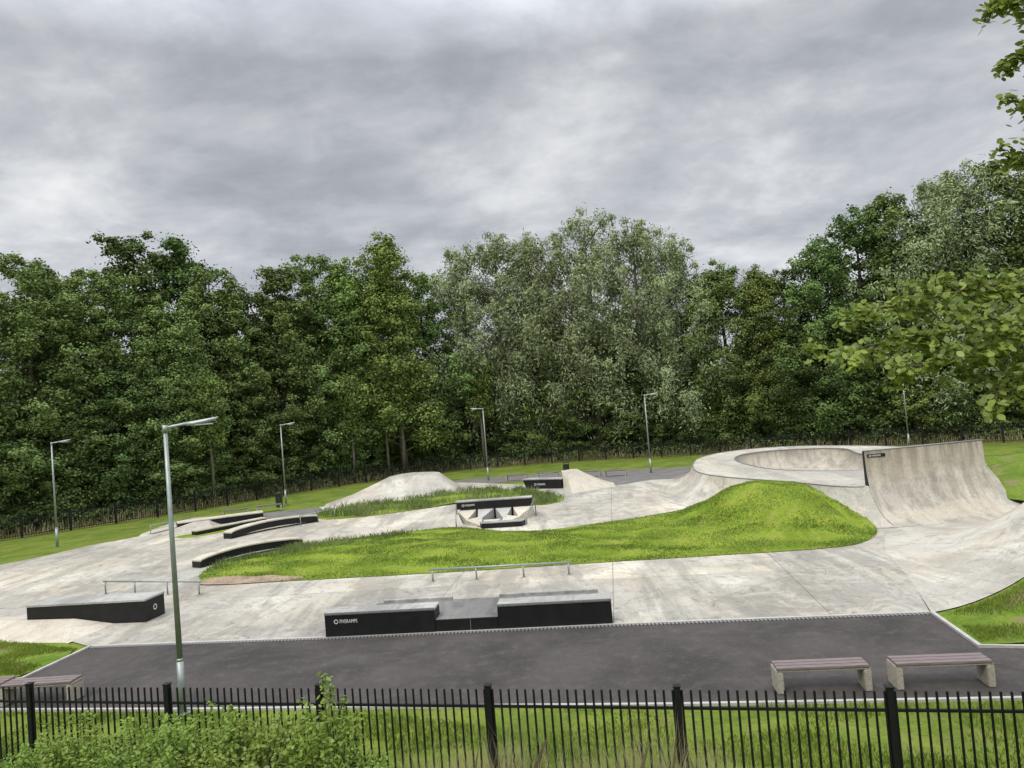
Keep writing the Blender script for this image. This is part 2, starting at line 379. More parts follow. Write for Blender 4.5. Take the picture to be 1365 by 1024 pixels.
N.base(N.ramp(w.outputs['Fac'],[(.2,(.05,.05,.05)),(.6,(.26,.25,.24))]),.6,.2); M['grate']=N.m
strip('drain_channel',[(-12.6,20.44),(-5.6,19.44),(2.1,18.54),(9.7,17.46)],.12,0,.032,'grate')
strip('slab_edge',[(-12.6,20.56),(-5.6,19.56),(2.1,18.66),(9.7,17.58)],.10,0,.042,'kerb')

# ------------------------------------------------------------------ skate bowl
bowl=thing('skate_bowl','raised pale concrete bowl with curved outer banks beside grass mound','skate bowl')
rim=smoothpoly([(13.3,41),(13.7,37.6),(16.2,35.0),(19.5,34.6),(21.2,37),(21.2,40.6),(20.3,42.6),(20.9,44.6),(21.6,47),(20.3,49.3),(17.8,50.1),(15.2,49.0),(13.6,45.6)],3)
deck=[(10.0,40.9),(10.05,38.6),(10.9,35.9),(12.4,33.1),(13.0,31.3),(13.5,30.1),(14.1,29.62),(14.8,29.66),(15.6,30.2),(19.5,30.25),(23,35),(24.8,42),(23.6,47.5),(20,52.6),(15.5,52.6),(12.4,49.3),(10.9,45)]
deck=smoothpoly(deck,2)
me=sheet('deck',deck,1.4,'conc2',1.2,kind=None,smooth=False,hole=rim); obj('deck',me,bowl)
R=1.45
pr=[(0,1.4),(0,1.28)]+[(R*(1-math.cos(a))*1.15,1.28-R*.86*math.sin(a)) for a in np.linspace(.05,math.pi/2,9)]
ar=sum(rim[i][0]*rim[(i+1)%len(rim)][1]-rim[(i+1)%len(rim)][0]*rim[i][1] for i in range(len(rim)))
sd=1 if ar>0 else -1
mb=MB(); loft(mb,rim,pr,True,sd)
obj('bowl_wall',mb.mesh('bowl_wall',['concwall'],True),bowl)
floorp=[]
n=len(rim)
for i in range(n):
    a=Vector(rim[i-1]);b=Vector(rim[(i+1)%n]);d=(b-a).normalized(); q=Vector(rim[i])+Vector((-d.y,d.x))*sd*pr[-1][0]; floorp.append((q.x,q.y,pr[-1][1]))
obj('bowl_floor',mkmesh('bowl_floor',floorp,[tuple(range(n))],'conc2'),bowl)
mb=MB(); rr=[Vector((x,y,1.41)) for x,y in rim]; mb.tube(rr+[rr[0]],.045,6,0,False)
obj('coping',mb.mesh('coping',['steel'],True),bowl)
h=1.4; run=2.0; RR=(h*h+run*run)/(2*h)
prof=[(run-x,RR-math.sqrt(max(0,RR*RR-x*x))+(.034 if x<.01 else 0)) for x in np.linspace(run,0,14)]
prof=[(0,1.4)]+[(o_,min(1.4,z+.01)) for o_,z in prof[1:]]
ad=sum(deck[i][0]*deck[(i+1)%len(deck)][1]-deck[(i+1)%len(deck)][0]*deck[i][1] for i in range(len(deck)))
mb=MB(); loft(mb,deck,prof,True,-1 if ad>0 else 1)
obj('outer_bank',mb.mesh('outer_bank',['conc2'],True),bowl)
mb=MB(); rr=[Vector((x,y,1.405)) for x,y in deck if not (14.2<x<20 and y<33)]
i0=max(range(len(rr)),key=lambda i:(rr[i]-rr[i-1]).length); rr=rr[i0:]+rr[:i0]
mb.tube(rr,.03,6,0,False)
obj('edge_rail',mb.mesh('edge_rail',['steel'],True),bowl)

def textmesh(body,size,mat='white'):
    c=bpy.data.curves.new('t','FONT'); c.body=body; c.size=size; c.extrude=.003; c.space_character=1.03
    o=bpy.data.objects.new('t',c); COL.objects.link(o); bpy.context.view_layer.update()
    me=bpy.data.meshes.new_from_object(o); bpy.data.objects.remove(o); me.materials.clear(); me.materials.append(M[mat]); me.name='lettering'
    return me
def logomesh(r,mat='white'):
    mb=MB()
    for k in range(6):
        a0=math.radians(60*k+6);a1=math.radians(60*k+54); m=6; vs=[]
        for j in range(m+1):
            a=a0+(a1-a0)*j/m
            vs+= [(r*math.cos(a),r*math.sin(a),.004),(r*.62*math.cos(a+.25),r*.62*math.sin(a+.25),.004)]
        mb.add(vs,[(2*j,2*j+1,2*j+3,2*j+2) for j in range(m)])
    return mb.mesh('logo',[mat])
T1=textmesh('FIVERAMPS',.16); LG=logomesh(.085)
def sign(parent,x,y,z,s=1,rotz=0,logo=True):
    c,sn=math.cos(rotz),math.sin(rotz)
    t=obj('lettering',T1,parent); t.rotation_euler=(math.pi/2,0,rotz); t.location=(x,y,z); t.scale=(s*.85,s*1.15,s)
    if logo:
        g=obj('logo',LG,parent); g.rotation_euler=(math.pi/2,0,rotz); g.location=(x-.13*s*c,y-.13*s*sn,z+.06*s); g.scale=(s,s,s)

# ------------------------------------------------------------------ quarter pipe wall
qp=thing('quarter_pipe','tall curved concrete quarter pipe with brown streaked face','skate ramp')
Hq=2.8; R=2.15; W=4.95
pc=[]
for a in np.linspace(0,math.pi/2*.97,16): pc.append((R*math.sin(a),R*(1-math.cos(a))))
pc.append((pc[-1][0]+.03,Hq)); 
yt=29.78; dy=yt-pc[-1][0]
mb=MB(); nn=20; vs=[]
for i in range(nn+1):
    t=i/nn; x=14.4+W*t; lift=.07*t
    for (py,pz) in pc: vs.append((x,dy+py,pz*(1+lift/Hq)+.036))
P=len(pc); mb.add(vs,[(i*P+j,(i+1)*P+j,(i+1)*P+j+1,i*P+j+1) for i in range(nn) for j in range(P-1)])
obj('riding_face',mb.mesh('riding_face',['concwall'],True),qp)
for x,lift,mt_,j0,j1 in ((14.4,0,'black',11,P),(14.4,0,'concwall',0,12),(14.4+W,.07,'concwall',0,P)):
    mb=MB(); vs=[(x,dy+a,b*(1+lift/Hq)+.036) for a,b in pc[j0:j1]]; back=[(x,yt+.18,b*(1+lift/Hq)+.036) for a,b in pc[j0:j1]]; Q=len(vs)
    mb.add(vs+back,[(j,j+1,Q+j+1,Q+j) for j in range(Q-1)])
    obj('end_panel',mb.mesh('end_panel',[mt_]),qp)
mb=MB(); mb.add([(14.4,yt,Hq+.036),(14.4+W,yt,Hq+.106),(14.4+W,yt+.18,Hq+.106),(14.4,yt+.18,Hq+.036),(14.4,yt+.18,0),(14.4+W,yt+.18,0)],[(0,1,2,3),(5,4,3,2)])
obj('top_deck',mb.mesh('top_deck',['conctop']),qp)
mb=MB(); mb.tube([(14.38,yt,Hq+.05),(14.42+W,yt,Hq+.12)],.03,8); obj('coping',mb.mesh('coping',['steel'],True),qp)
mb=MB(); mb.box(14.5,15.25,yt-.035,yt-.012,Hq-.24,Hq-.10); obj('sign_plate',mb.mesh('sign_plate',['black']),qp)
sign(qp,14.68,yt-.04,Hq-.205,.56)

def frustum(name,base,top,zt,label,cat,mat='conc2',pw=1.35,rows=8,sm=False):
    t=thing(name,label,cat); mb=MB(); n=len(base); vs=[]
    for r in range(rows+1):
        u=r/rows
        for b,q in zip(base,top):
            p=Vector(b).lerp(Vector(q),u); vs.append((p.x,p.y,.034+zt*u**pw))
    mb.add(vs,[(r*n+i,r*n+(i+1)%n,(r+1)*n+(i+1)%n,(r+1)*n+i) for r in range(rows) for i in range(n)])
    obj('slope',mb.mesh('slope',[mat],sm),t)
    mb=MB(); mb.add([(x,y,.036+zt) for x,y in top],[tuple(range(n))]); obj('top_deck',mb.mesh('top_deck',[mat]),t)
    return t
frustum('skate_pyramid',smoothpoly([(-14.1,51.6),(-11.4,48.3),(-7,49.2),(-4.3,53.3),(-5.0,58.5),(-10,61)],1),smoothpoly([(-10.2,53.9),(-8.8,53.3),(-6.4,53.2),(-5.9,54.4),(-6.7,56),(-9,57)],1),1.38,'pale concrete pyramid bank with a flat top behind grass','skate ramp',pw=.92,sm=True)
frustum('bank_ramp',[(2.95,48.4),(3.3,46.2),(6.4,47.9),(6.6,50.6),(4.5,53),(2.95,51.4)],[(3.0,50.0),(3.3,49.6),(4.2,51.0),(4.2,51.6),(3.8,51.9),(3.0,51.3)],1.05,'small pale concrete bank ramp beside a black box','skate ramp',mat='cream')

# ------------------------------------------------------------------ ledges
RZ=math.atan2(-.85,7.7)
led=thing('skate_ledge','long black sided ledge with grey concrete tops beside asphalt','skate ledge',(-5.6,19.52,.03),RZ)
def blk(parent,x0,x1,y0,y1,h,z0=0.,slab=.06,bodymat='black',topmat='conctop',names=('side_panel','ledge_top')):
    mb=MB(); mb.box(x0,x1,y0,y1,z0,h-slab,0,.008); obj(names[0],mb.mesh(names[0],[bodymat]),parent)
    mb=MB(); mb.box(x0-.012,x1+.012,y0-.012,y1+.012,h-slab+.002,h,0,.012); obj(names[1],mb.mesh(names[1],[topmat]),parent)
blk(led,0,3.05,0,.62,.64); blk(led,4.75,7.75,0,.62,.64)
mb=MB(); mb.box(3.06,4.74,.01,.62,0,.31,0,.008); obj('side_panel',mb.mesh('side_panel',['black']),led)
mb=MB(); mb.box(3.06,4.74,.03,.64,.312,.33,0,.006); obj('ledge_top',mb.mesh('ledge_top',['concdark']),led)
mb=MB(); mb.box(.8,7.4,.66,2.1,0,.30,0,.01); obj('manual_pad',mb.mesh('manual_pad',['concdark']),led)
for a,b in((1.0,3.1),(4.5,7.4)):
    mb=MB(); mb.box(a,b,2.12,2.26,0,.36,0,.01); obj('rear_ledge',mb.mesh('rear_ledge',['conctop']),led)
for a,b in((0,3.05),(4.75,7.75)):
    mb=MB(); mb.box(a,b,-.022,.03,.60,.655,0,.006); obj('steel_edge',mb.mesh('steel_edge',['steel']),led)
mb=MB(); mb.box(4.0,4.012,.0,.008,0,.30); obj('panel_seam',mb.mesh('panel_seam',['steel']),led)
sign(led,.42,-.012,.37,.74)
l2=thing('skate_ledge','black sided ledge with grey top and round white emblem','skate ledge',(-16.35,23.35,.03),math.atan2(-.65,4.2))
zt=[.62,.66,.66,.62]
mb=MB(); mb.prism([(0,0),(4.25,0),(4.25,.95),(0,.95)],0,.64,0,zt); obj('side_panel',mb.mesh('side_panel',['black']),l2)
mb=MB(); vs=[(-.015,-.015),(4.265,-.015),(4.265,.965),(-.015,.965)]
mb.add([(x,y,z+.002) for (x,y),z in zip(vs,zt)]+[(x,y,z+.06) for (x,y),z in zip(vs,zt)],[(3,2,1,0),(4,5,6,7),(0,1,5,4),(1,2,6,5),(2,3,7,6),(3,0,4,7)])
obj('ledge_top',mb.mesh('ledge_top',['conctop']),l2)
g=obj('logo',LG,l2); g.rotation_euler=(math.pi/2,0,math.pi/2); g.location=(4.256,.47,.36); g.scale=(1.1,1.1,1.1)
rw=thing('low_bank','low cream concrete bank sloping up to a black ledge','skate ramp')
mb=MB(); mb.add([(-19.5,22.3,.034),(-16.8,21.75,.034),(-13.6,20.95,.034),(-13.2,22.83,.034),(-14.6,23.05,.24),(-16.4,23.33,.26),(-19.5,23.8,.26),(-19.5,25.2,.034),(-16.5,24.6,.034)],[(0,1,5,6),(1,2,4,5),(2,3,4),(5,8,7,6)])
obj('slope',mb.mesh('slope',['cream']),rw)

def arc_ledge(pts,w,h,label,arch=.0,z0=0):
    t=thing('arched_ledge',label,'skate ledge'); c=smoothpoly(pts,3,False); n=len(c)
    def lf(mb,prf):
        P=len(prf); vs=[]
        for i in range(n):
            a=Vector(c[max(0,i-1)]);b=Vector(c[min(n-1,i+1)]); d=(b-a).normalized(); nn=Vector((-d.y,d.x)); u=i/(n-1); ar=arch*math.sin(math.pi*u); 
            for o_,z,k in prf: q=Vector(c[i])+nn*o_; vs.append((q.x,q.y,z+ar*k+.03))
        mb.add(vs,[(i*P+j,(i+1)*P+j,(i+1)*P+(j+1)%P,i*P+(j+1)%P) for i in range(n-1) for j in range(P)]+[tuple(range(P)),tuple((n-1)*P+P-1-k for k in range(P))])
    mb=MB(); lf(mb,[(-w/2,z0,.75),(-w/2,h-.05,1),(w/2,h-.05,1),(w/2,z0,.75)]); obj('side_panel',mb.mesh('side_panel',['black']),t)
    mb=MB(); lf(mb,[(-w/2-.02,h-.048,1),(-w/2-.02,h+.01,1),(w/2+.02,h+.01,1),(w/2+.02,h-.048,1)]); obj('ledge_top',mb.mesh('ledge_top',['cream']),t)
    return t
arc_ledge([(-14.35,31.2),(-13.5,32.6),(-12.4,33.8),(-10.9,34.9)],.6,.32,'curved black sided ledge with grey top at the grass edge',.2)
arc_ledge([(-16.1,38.9),(-15.2,40.5),(-14,41.8),(-12.4,43.0)],.65,.34,'curved black sided ledge with grey top on concrete',.2)
arc_ledge([(-21.6,44.7),(-20.2,45.5),(-18.4,46.3),(-17.0,46.9)],1.1,.42,'low black sided ledge with grey top beside a small bank',.0)
arc_ledge([(-19.0,41.3),(-17.6,43.2),(-16.2,44.9)],.55,.26,'sloped black sided ledge on an asphalt strip',.0)
frustum('bank_ramp',[(-22.4,42.6),(-20.6,41.9),(-18.9,43.6),(-19.2,46.2),(-21.6,46.2)],[(-20.6,44.2),(-20.0,44.0),(-19.6,44.8),(-19.8,45.4),(-20.6,45.3)],.35,'small pale concrete bank between black ledges','skate ramp')

# centre obstacle: black box ledge above a fan of pale facets
cs=thing('stair_set','concrete stair block with black box ledge and slanted rails','skate obstacle',(-3.5,38.6,.03),-.10)
mb=MB(); mb.prism([(0.1,.0),(3.9,.0),(4.0,1.2),(0,1.2)],0,.5,0); obj('plinth',mb.mesh('plinth',['black']),cs)
blk(cs,-.05,4.05,-.1,.55,1.02,z0=.6)
fac=[([(.0,-.14,.55),(1.05,-.14,.55),(.75,-1.5,.22)],'cream'),([(1.15,-.14,.55),(2.0,-.14,.55),(1.35,-1.75,.16)],'kerb'),
     ([(2.1,-.14,.55),(2.95,-.14,.55),(2.75,-1.75,.16)],'kerb'),([(3.05,-.14,.55),(4.1,-.14,.55),(3.45,-1.5,.22)],'cream'),
     ([(.65,-1.45,.24),(1.5,-1.0,.30),(1.65,-2.55,.04)],'cream'),([(1.6,-1.6,.2),(2.55,-1.6,.2),(2.1,-2.55,.04)],'cream'),([(2.65,-1.0,.30),(3.5,-1.45,.24),(2.6,-2.55,.04)],'cream')]
for v_,mt_ in fac:
    mb=MB(); mb.add(v_+[(x,y,0) for x,y,z in v_],[(0,2,1),(0,3,5,2),(1,2,5,4),(0,1,4,3)]); obj('facet',mb.mesh('facet',[mt_]),cs)
mb=MB(); mb.prism([(.4,-.3),(3.7,-.3),(3.0,-2.5),(1.5,-2.5)],0,.02); obj('pit_floor',mb.mesh('pit_floor',['black']),cs)
mb=MB(); mb.add([(-1.2,-1.8,0),(.0,-.1,.5),(.7,-2.2,.02),(0,.9,.5),(-1.3,.9,0)],[(0,2,1),(0,1,3,4)]); obj('side_slope',mb.mesh('side_slope',['conc2']),cs)
mb=MB(); mb.prism([(1.75,-3.15),(3.75,-3.15),(3.9,-2.65),(1.6,-2.65)],0,.24); obj('low_box',mb.mesh('low_box',['black']),cs)
mb=MB(); mb.prism([(1.73,-3.17),(3.77,-3.17),(3.92,-2.63),(1.58,-2.63)],.242,.28); obj('low_box_top',mb.mesh('low_box_top',['conctop']),cs)
for (x0,y0,x1,y1) in ((.05,-.5,.35,-2.4),(4.25,-.3,3.95,-2.6)):
    mb=MB(); mb.tube([(x0,y0,0),(x0,y0,.95),(x1,y1,.45),(x1,y1,0)],.028,6); obj('handrail',mb.mesh('handrail',['galv'],True),cs)
sign(cs,.45,-.106,.75,.8)
bb=thing('skate_box','black sided box ledge with grey top beside a concrete bank','skate ledge',(.3,51.0,.03),math.atan2(-1.5,2.6))
mb=MB(); mb.prism([(.15,0),(2.95,0),(2.95,.9),(.15,.9)],0,.62); 
for i in (0,3): mb.v[i+4]=(mb.v[i+4][0]-.25,mb.v[i+4][1],mb.v[i+4][2])
obj('side_panel',mb.mesh('side_panel',['black']),bb)
mb=MB(); mb.box(-.12,3.0,-.02,.92,.622,.69,0,.01); obj('ledge_top',mb.mesh('ledge_top',['conctop']),bb)
sign(bb,1.0,-.01,.25,1.0)
def rail(a,b,h,np_,label,r=.028):
    a=Vector((*a,.03));b=Vector((*b,.03)); t=thing('grind_rail',label,'skate rail',group='grind rails')
    d=(b-a); mb=MB(); up=Vector((0,0,h)); mb.tube([a+up,b+up],r,8); obj('bar',mb.mesh('bar',['galv'],True),t)
    for i in range(np_):
        u=.02 if i==0 else .98 if i==np_-1 else i/(np_-1); p=a+d*u; mb=MB(); mb.tube([p,p+up*.98],r*.85,8); mb.tube([p,p+Vector((0,0,.015))],.07,8); obj('leg',mb.mesh('leg',['galv'],True),t)
rail((-16.2,27.4),(-11.8,25.9),.48,4,'low galvanised grind rail on pale concrete',.035)
rail((-3.4,25.0),(1.5,24.35),.42,4,'low galvanised grind rail in front of the grass island',.035)
rail((-22.6,43.3),(-21.3,46.0),.5,3,'thin galvanised rail beside a small bank')
rail((-12.9,41.4),(-11.4,43.6),.6,3,'thin galvanised rail beside a curved ledge')
rail((1.3,52.6),(3.2,54.3),.75,3,'thin sloping galvanised rail behind a black box')

# ------------------------------------------------------------------ lamps
def lamp():
    t=thing('street_lamp','tall slim galvanised street lamp with curved arm and flat grey head','street lamp',group='street lamps around the skatepark')
    mb=MB(); mb.tube([(0,0,0),(0,0,1.1)],.075,12); mb.tube([(0,0,1.1),(0,0,1.16)],[.075,.06],12); mb.tube([(0,0,1.16),(0,0,5.98)],[.06,.042],12); mb.tube([(0,0,5.9),(0,0,6.06)],.055,12)
    obj('pole',mb.mesh('pole',['galv'],True),t)
    mb=MB(); mb.tube([(0,0,6.0),(.2,0,6.03),(.5,0,6.07)],.028,8); obj('arm',mb.mesh('arm',['lamp'],True),t)
    mb=MB(); c=[(.42,.045,6.035,.07),(.55,.09,6.03,.10),(.8,.11,6.06,.10),(1.0,.10,6.10,.06),(1.06,.05,6.125,.03)]; vs=[]
    for x,w,z,hh in c:
        for k in range(8):
            a=2*math.pi*k/8; vs.append((x,w*math.cos(a),z+.02+hh/2*math.sin(a)))
    mb.add(vs,[(i*8+k,i*8+(k+1)%8,(i+1)*8+(k+1)%8,(i+1)*8+k) for i in range(4) for k in range(8)]+[tuple(range(7,-1,-1)),tuple(32+k for k in range(8))])
    hd=obj('lamp_head',mb.mesh('lamp_head',['lamp'],True),t)
    mb=MB(); mb.box(.6,.95,-.07,.07,6.005,6.03); obj('lens',mb.mesh('lens',['glass']),hd)
    mb=MB(); mb.tube([(0,0,0),(0,0,.03)],.14,12); obj('base_plate',mb.mesh('base_plate',['galv']),t)
    return t
L0=lamp(); L0.location=(-7.42,15.1,0); L0.rotation_euler[2]=.25
for x,y,r in ((-26.8,41.1,.1),(-17.7,53.8,.2),(-2.6,59.4,math.pi-.2),(10.1,54.9,.15),(31.8,58.1,math.pi)): dup(L0,(x,y,0),r)

# ------------------------------------------------------------------ benches
def bench():
    t=thing('park_bench','low backless bench with purplish plank seat on speckled concrete legs','bench',group='park benches')
    L=1.72
    for x in(.0,L-.13):
        mb=MB(); mb.box(x,x+.13,-.22,.22,0,.40,0,.015); obj('leg',mb.mesh('leg',['agg']),t)
    mb=MB(); mb.box(.0,L,-.2,.2,.402,.435,0,.006); obj('frame',mb.mesh('frame',['agg']),t)
    mb=MB()
    for k in range(3): mb.box(.02,L-.02,-.215+.148*k,-.215+.148*k+.134,.438,.485,0,.008)
    obj('seat',mb.mesh('seat',['wood']),t)
    return t
B0=bench(); B0.location=(4.55,13.85,.015); B0.rotation_euler[2]=-.11
for x,y,r in((6.68,13.6,-.12),(-12.15,16.5,-.05),(-13.9,16.8,-.05),(-1.1,57.7,-.2),(1.4,57.4,-.2),(4.6,55.8,-.25),(6.5,54.9,-.3),(-20.4,48.7,.3),(-18.5,49.8,.35)): dup(B0,(x,y,.02),r)
def bin_():
    t=thing('litter_bin','dark green cylindrical litter bin with hooded lid','litter bin',group='litter bins')
    mb=MB(); mb.tube([(0,0,0),(0,0,.06),(0,0,.07),(0,0,.85)],[.2,.2,.24,.26],14); obj('body',mb.mesh('body',['bin'],False),t)
    mb=MB(); mb.tube([(0,0,1.0),(0,0,1.04),(0,0,1.12)],[.28,.27,.12],14)
    for k in range(3): a=k*2.1; mb.tube([(.23*math.cos(a),.23*math.sin(a),.84),(.23*math.cos(a),.23*math.sin(a),1.01)],.015,6)
    obj('lid',mb.mesh('lid',['bin']),t); return t
b0=bin_(); b0.location=(-17.8,52.6,0); dup(b0,(3.9,59.1,0),.4)

# ------------------------------------------------------------------ fences
def fence_unit_meshes(sp,h,pick,pr,seg,railh,pw=.05):
    mb=MB(); mb.box(-pw,pw,-pw,pw,0,h+.03,0,.006); mb.box(-pw-.008,pw+.008,-pw-.008,pw+.008,h+.032,h+.05); post=mb.mesh('fence_post',['fence'])
    mb=MB(); n=int(sp/pick)
    for i in range(n):
        x=(i+.5)*sp/n
        if seg==4: mb.box(x-pr,x+pr,-pr,pr,.08,h-.02)
        else: mb.tube([(x,0,.08),(x,0,h-.02)],pr,seg)
    for z in (.18,h-railh): mb.box(.05,sp-.05,-.018,.018,z-.02,z+.02)
    return post,mb.mesh('fence_panel',['fence'],False)
sp=2.88; post,panel=fence_unit_meshes(sp,1.5,.13,.0175,6,.28,.048)
nf=thing('metal_fence','black steel vertical bar fence in front of asphalt and lawn','fence',(fa.x,fa.y,0),math.atan2(fd.y,fd.x))
for k in range(-3,9):
    obj('fence_post',post,nf,(k*sp,0,0))
    if k<8: obj('fence_panel',panel,nf,(k*sp,0,0))
post2,panel2=fence_unit_meshes(2.75,1.55,.14,.015,4,.28)
ffn=thing('metal_fence','long black vertical bar fence along the edge of the wood','fence')
d=2.75; pts=[Vector(p) for p in fence_line[1:-1]]; res=[pts[0]]; i=1
while i<len(pts):
    if (pts[i]-res[-1]).length<d: i+=1; continue
    a=res[-1]; p0=pts[i-1] if (pts[i-1]-a).length<d else a
    dirv=(pts[i]-p0); lo,hi=0.,1.
    for _ in range(25):
        m_=(lo+hi)/2
        if ((p0+dirv*m_)-a).length<d: lo=m_
        else: hi=m_
    res.append(p0+dirv*hi)
for a,b in zip(res,res[1:]):
    obj('fence_post',post2,ffn,(a.x,a.y,0),math.atan2(b.y-a.y,b.x-a.x)); obj('fence_panel',panel2,ffn,(a.x,a.y,0),math.atan2(b.y-a.y,b.x-a.x))

# ------------------------------------------------------------------ trees
def tree_variant(kind,seed):
    global rng
    rng=np.random.default_rng(seed); rd=random.Random(seed)
    Ht=20.; mb=MB()
    lean=rd.uniform(-.5,.5)
    tp=[Vector((0,0,0)),Vector((lean*.2,.1,4)),Vector((lean*.5,0,9)),Vector((lean*.8,.2,14)),Vector((lean,0,18.6))]
    mb.tube(tp,[.28,.22,.17,.10,.03],8)
    rp=[rd.uniform(0,6.28) for _ in range(4)]
    def env(t,a):
        if kind in('broad','dark'):
            e=(4.5 if kind=='broad' else 4.2)*max(0,math.sin(math.pi*min(1,(t*.74+.17))))**.8
        elif kind=='cone': e=3.7*(1-t)**.72+.35
        else: e=5.3*max(0,math.sin(math.pi*min(1,(t*.68+.26))))**.8
        return e*(1+.2*math.sin(a*2+rp[0])+.15*math.sin(a*3+t*9+rp[1])+.12*math.sin(t*17+rp[2]))
    z0={'broad':1.2,'dark':1.8,'cone':2.6,'willow':4.5}[kind]
    nb={'broad':48,'dark':46,'cone':58,'willow':40}[kind]
    C=[];Rr=[];BI=[]
    for i in range(nb):
        t=((i+rd.random())/nb)**.92; z=z0+(Ht-z0-1.2)*t
        a=i*2.4+rd.uniform(-.5,.5)
        r=env(t,a)*rd.uniform(.68,1.06)
        dz=-.35*r*(t>.82)*(r/3.) if kind!='cone' else 0
        tip=Vector((lean*t+r*math.cos(a),r*math.sin(a),z+dz+rd.uniform(-.4,.7)))
        rise={'broad':.55,'dark':.5,'cone':.15,'willow':.95}[kind]
        b=Vector((lean*t,0,max(1.2,z-r*rise-.3))); m=b.lerp(tip,.55)+Vector((0,0,.25 if kind!='willow' else -.1))
        mb.tube([b,m,tip],[max(.03,.085*(1-t*.7))*(1.4 if kind=='willow' else 1),.045,.012],5,0,False)
        m_n=6
        for k in range(m_n):
            u=.32+.7*(k+rd.random()*.6)/m_n
            q=b*(1-u)**2+m*2*u*(1-u)+tip*u*u
            w=.5+.5*math.sin(math.pi*min(1,u*.8+.1))
            q=q+Vector((rd.gauss(0,.46),rd.gauss(0,.46),rd.gauss(0,.42)))
            C.append(tuple(q)); Rr.append(w*rd.uniform(.45,1.08)*(1-.25*t)); BI.append(i)
    for k in range(4):
        C.append((lean+rd.gauss(0,.5),rd.gauss(0,.5),17.6+k*.5)); Rr.append(.7-.1*k); BI.append(nb)
    C=np.array(C);Rr=np.array(Rr);BI=np.array(BI)
    nc=len(C); per={'broad':130,'dark':118,'cone':95,'willow':118}[kind]
    ci=np.repeat(np.arange(nc),per); n=len(ci)
    dr=unit(rng.normal(size=(n,3))); rad=rng.random(n)**.5*(1+1.0*(rng.random(n)<.3)*rng.random(n))
    fl=.82 if kind!='willow' else .95
    P=C[ci]+dr*(rad*Rr[ci])[:,None]*np.array([1.1,1.1,fl])
    if kind=='willow': P[:,2]-=np.abs(rng.normal(size=n))*.8*(rng.random(n)<.45)
    hr=np.hypot(P[:,0]-C[ci,0],P[:,1]-C[ci,1]); P[:,2]-=.2*hr**2/np.maximum(Rr[ci],.4)
    Nr=dr*.85+np.array([0,0,.4])+rng.normal(size=(n,3))*.5
    if kind=='willow': V=leaves(P,Nr,rng.uniform(.22,.40,n),rng.uniform(.06,.10,n),.8)
    else: V=leaves(P,Nr,rng.uniform(.15,.28,n),rng.uniform(.11,.18,n),.3)
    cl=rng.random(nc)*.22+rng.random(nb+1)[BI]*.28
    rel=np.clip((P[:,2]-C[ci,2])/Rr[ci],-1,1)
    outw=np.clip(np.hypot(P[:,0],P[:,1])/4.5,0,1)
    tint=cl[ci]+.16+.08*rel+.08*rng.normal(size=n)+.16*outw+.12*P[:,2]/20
    k=V.reshape(n,4,3)[:,:,2].min(1)>.05
    V=V.reshape(n,4,3)[k].reshape(-1,3); tint=tint[k]
    mats={'broad':'leafA','dark':'leafD','cone':'leafB','willow':'leafW'}
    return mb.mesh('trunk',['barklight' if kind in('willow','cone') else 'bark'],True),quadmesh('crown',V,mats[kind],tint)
VAR={}
for kd,seeds in (('broad',(11,12,13,14,15,16)),('dark',(21,22,23)),('cone',(31,32)),('willow',(41,42,43))):
    VAR[kd]=[tree_variant(kd,s) for s in seeds]
LAB={'broad':('tree','tall leafy green deciduous tree in dense woodland behind the fence'),'dark':('tree','tall dark green deciduous tree rising in the woodland'),
 'cone':('tree','light green narrow alder tree with tapering top behind the fence'),'willow':('tree','silvery green willow tree with open airy crown in the woodland')}
NM={'broad':'broadleaf_tree','dark':'dark_broadleaf_tree','cone':'alder_tree','willow':'willow_tree'}
cnt={}
def plant(kd,x,y,h,wx=1.0):
    i=cnt.get(kd,0); cnt[kd]=i+1; tm,cm=VAR[kd][i%len(VAR[kd])]
    t=thing(NM[kd],LAB[kd][1],LAB[kd][0],(x,y,0),random.uniform(0,6.28),'trees of the wood behind the skatepark')
    s=h/20.; t.scale=(s*wx,s*wx,s)
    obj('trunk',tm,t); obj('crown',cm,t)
TREES=[('broad',-44,43,20.5),('broad',-40,47.5,20),('broad',-35,51.5,20.6),('broad',-33.8,55,19.6),('broad',-31.6,57,20.3),('dark',-33.4,64,25.4),('dark',-31,66,24.9),('broad',-28.4,58.5,18.0),('broad',-26.6,64,21.6),('dark',-24.8,66,20.4),('broad',-22.0,68,22.0),('broad',-19.3,70.5,23.2),('cone',-16.7,71.5,22.5),('dark',-13.8,74.5,23.6),
 ('cone',-11.3,71.5,24.4),('broad',-9.0,77,21.8),('willow',-4.8,79,25.4),('willow',-1.0,77.5,26.3),('willow',3.2,77,26.0),('willow',9.0,76,27.4),('willow',13.8,75,26.0),('willow',17.3,72.5,23.0),('broad',19.8,73,18.3),('broad',21.6,71,19.7),('cone',25,69.5,18),('dark',26.6,68,17.6),
 ('broad',29.8,67,20.0),('dark',32.6,66,22.8),('broad',35.5,65,23.4),('dark',37.3,64,20.6),('willow',38.9,63,24.2),('willow',41,62,25.0),('broad',43.4,60.5,24.4),('broad',47,58,23.5),('dark',-38,58,21),('dark',-17,78,20),('dark',-22,76,20),('dark',5,84,20)]
for kd,x,y,h in TREES: plant(kd,x,y,h,1.12)
ed=off(fence_line[1:-1],4.6)
ed=smoothpoly(ed,1,False)
line=[Vector(p) for p in ed]; acc=0
pos=[]
for a,b in zip(line,line[1:]):
    L_=(b-a).length; s=0
    while acc+ (L_-s) >=3.6:
        s+=3.6-acc; acc=0; pos.append(a+(b-a)*(s/L_))
    acc+=L_-s
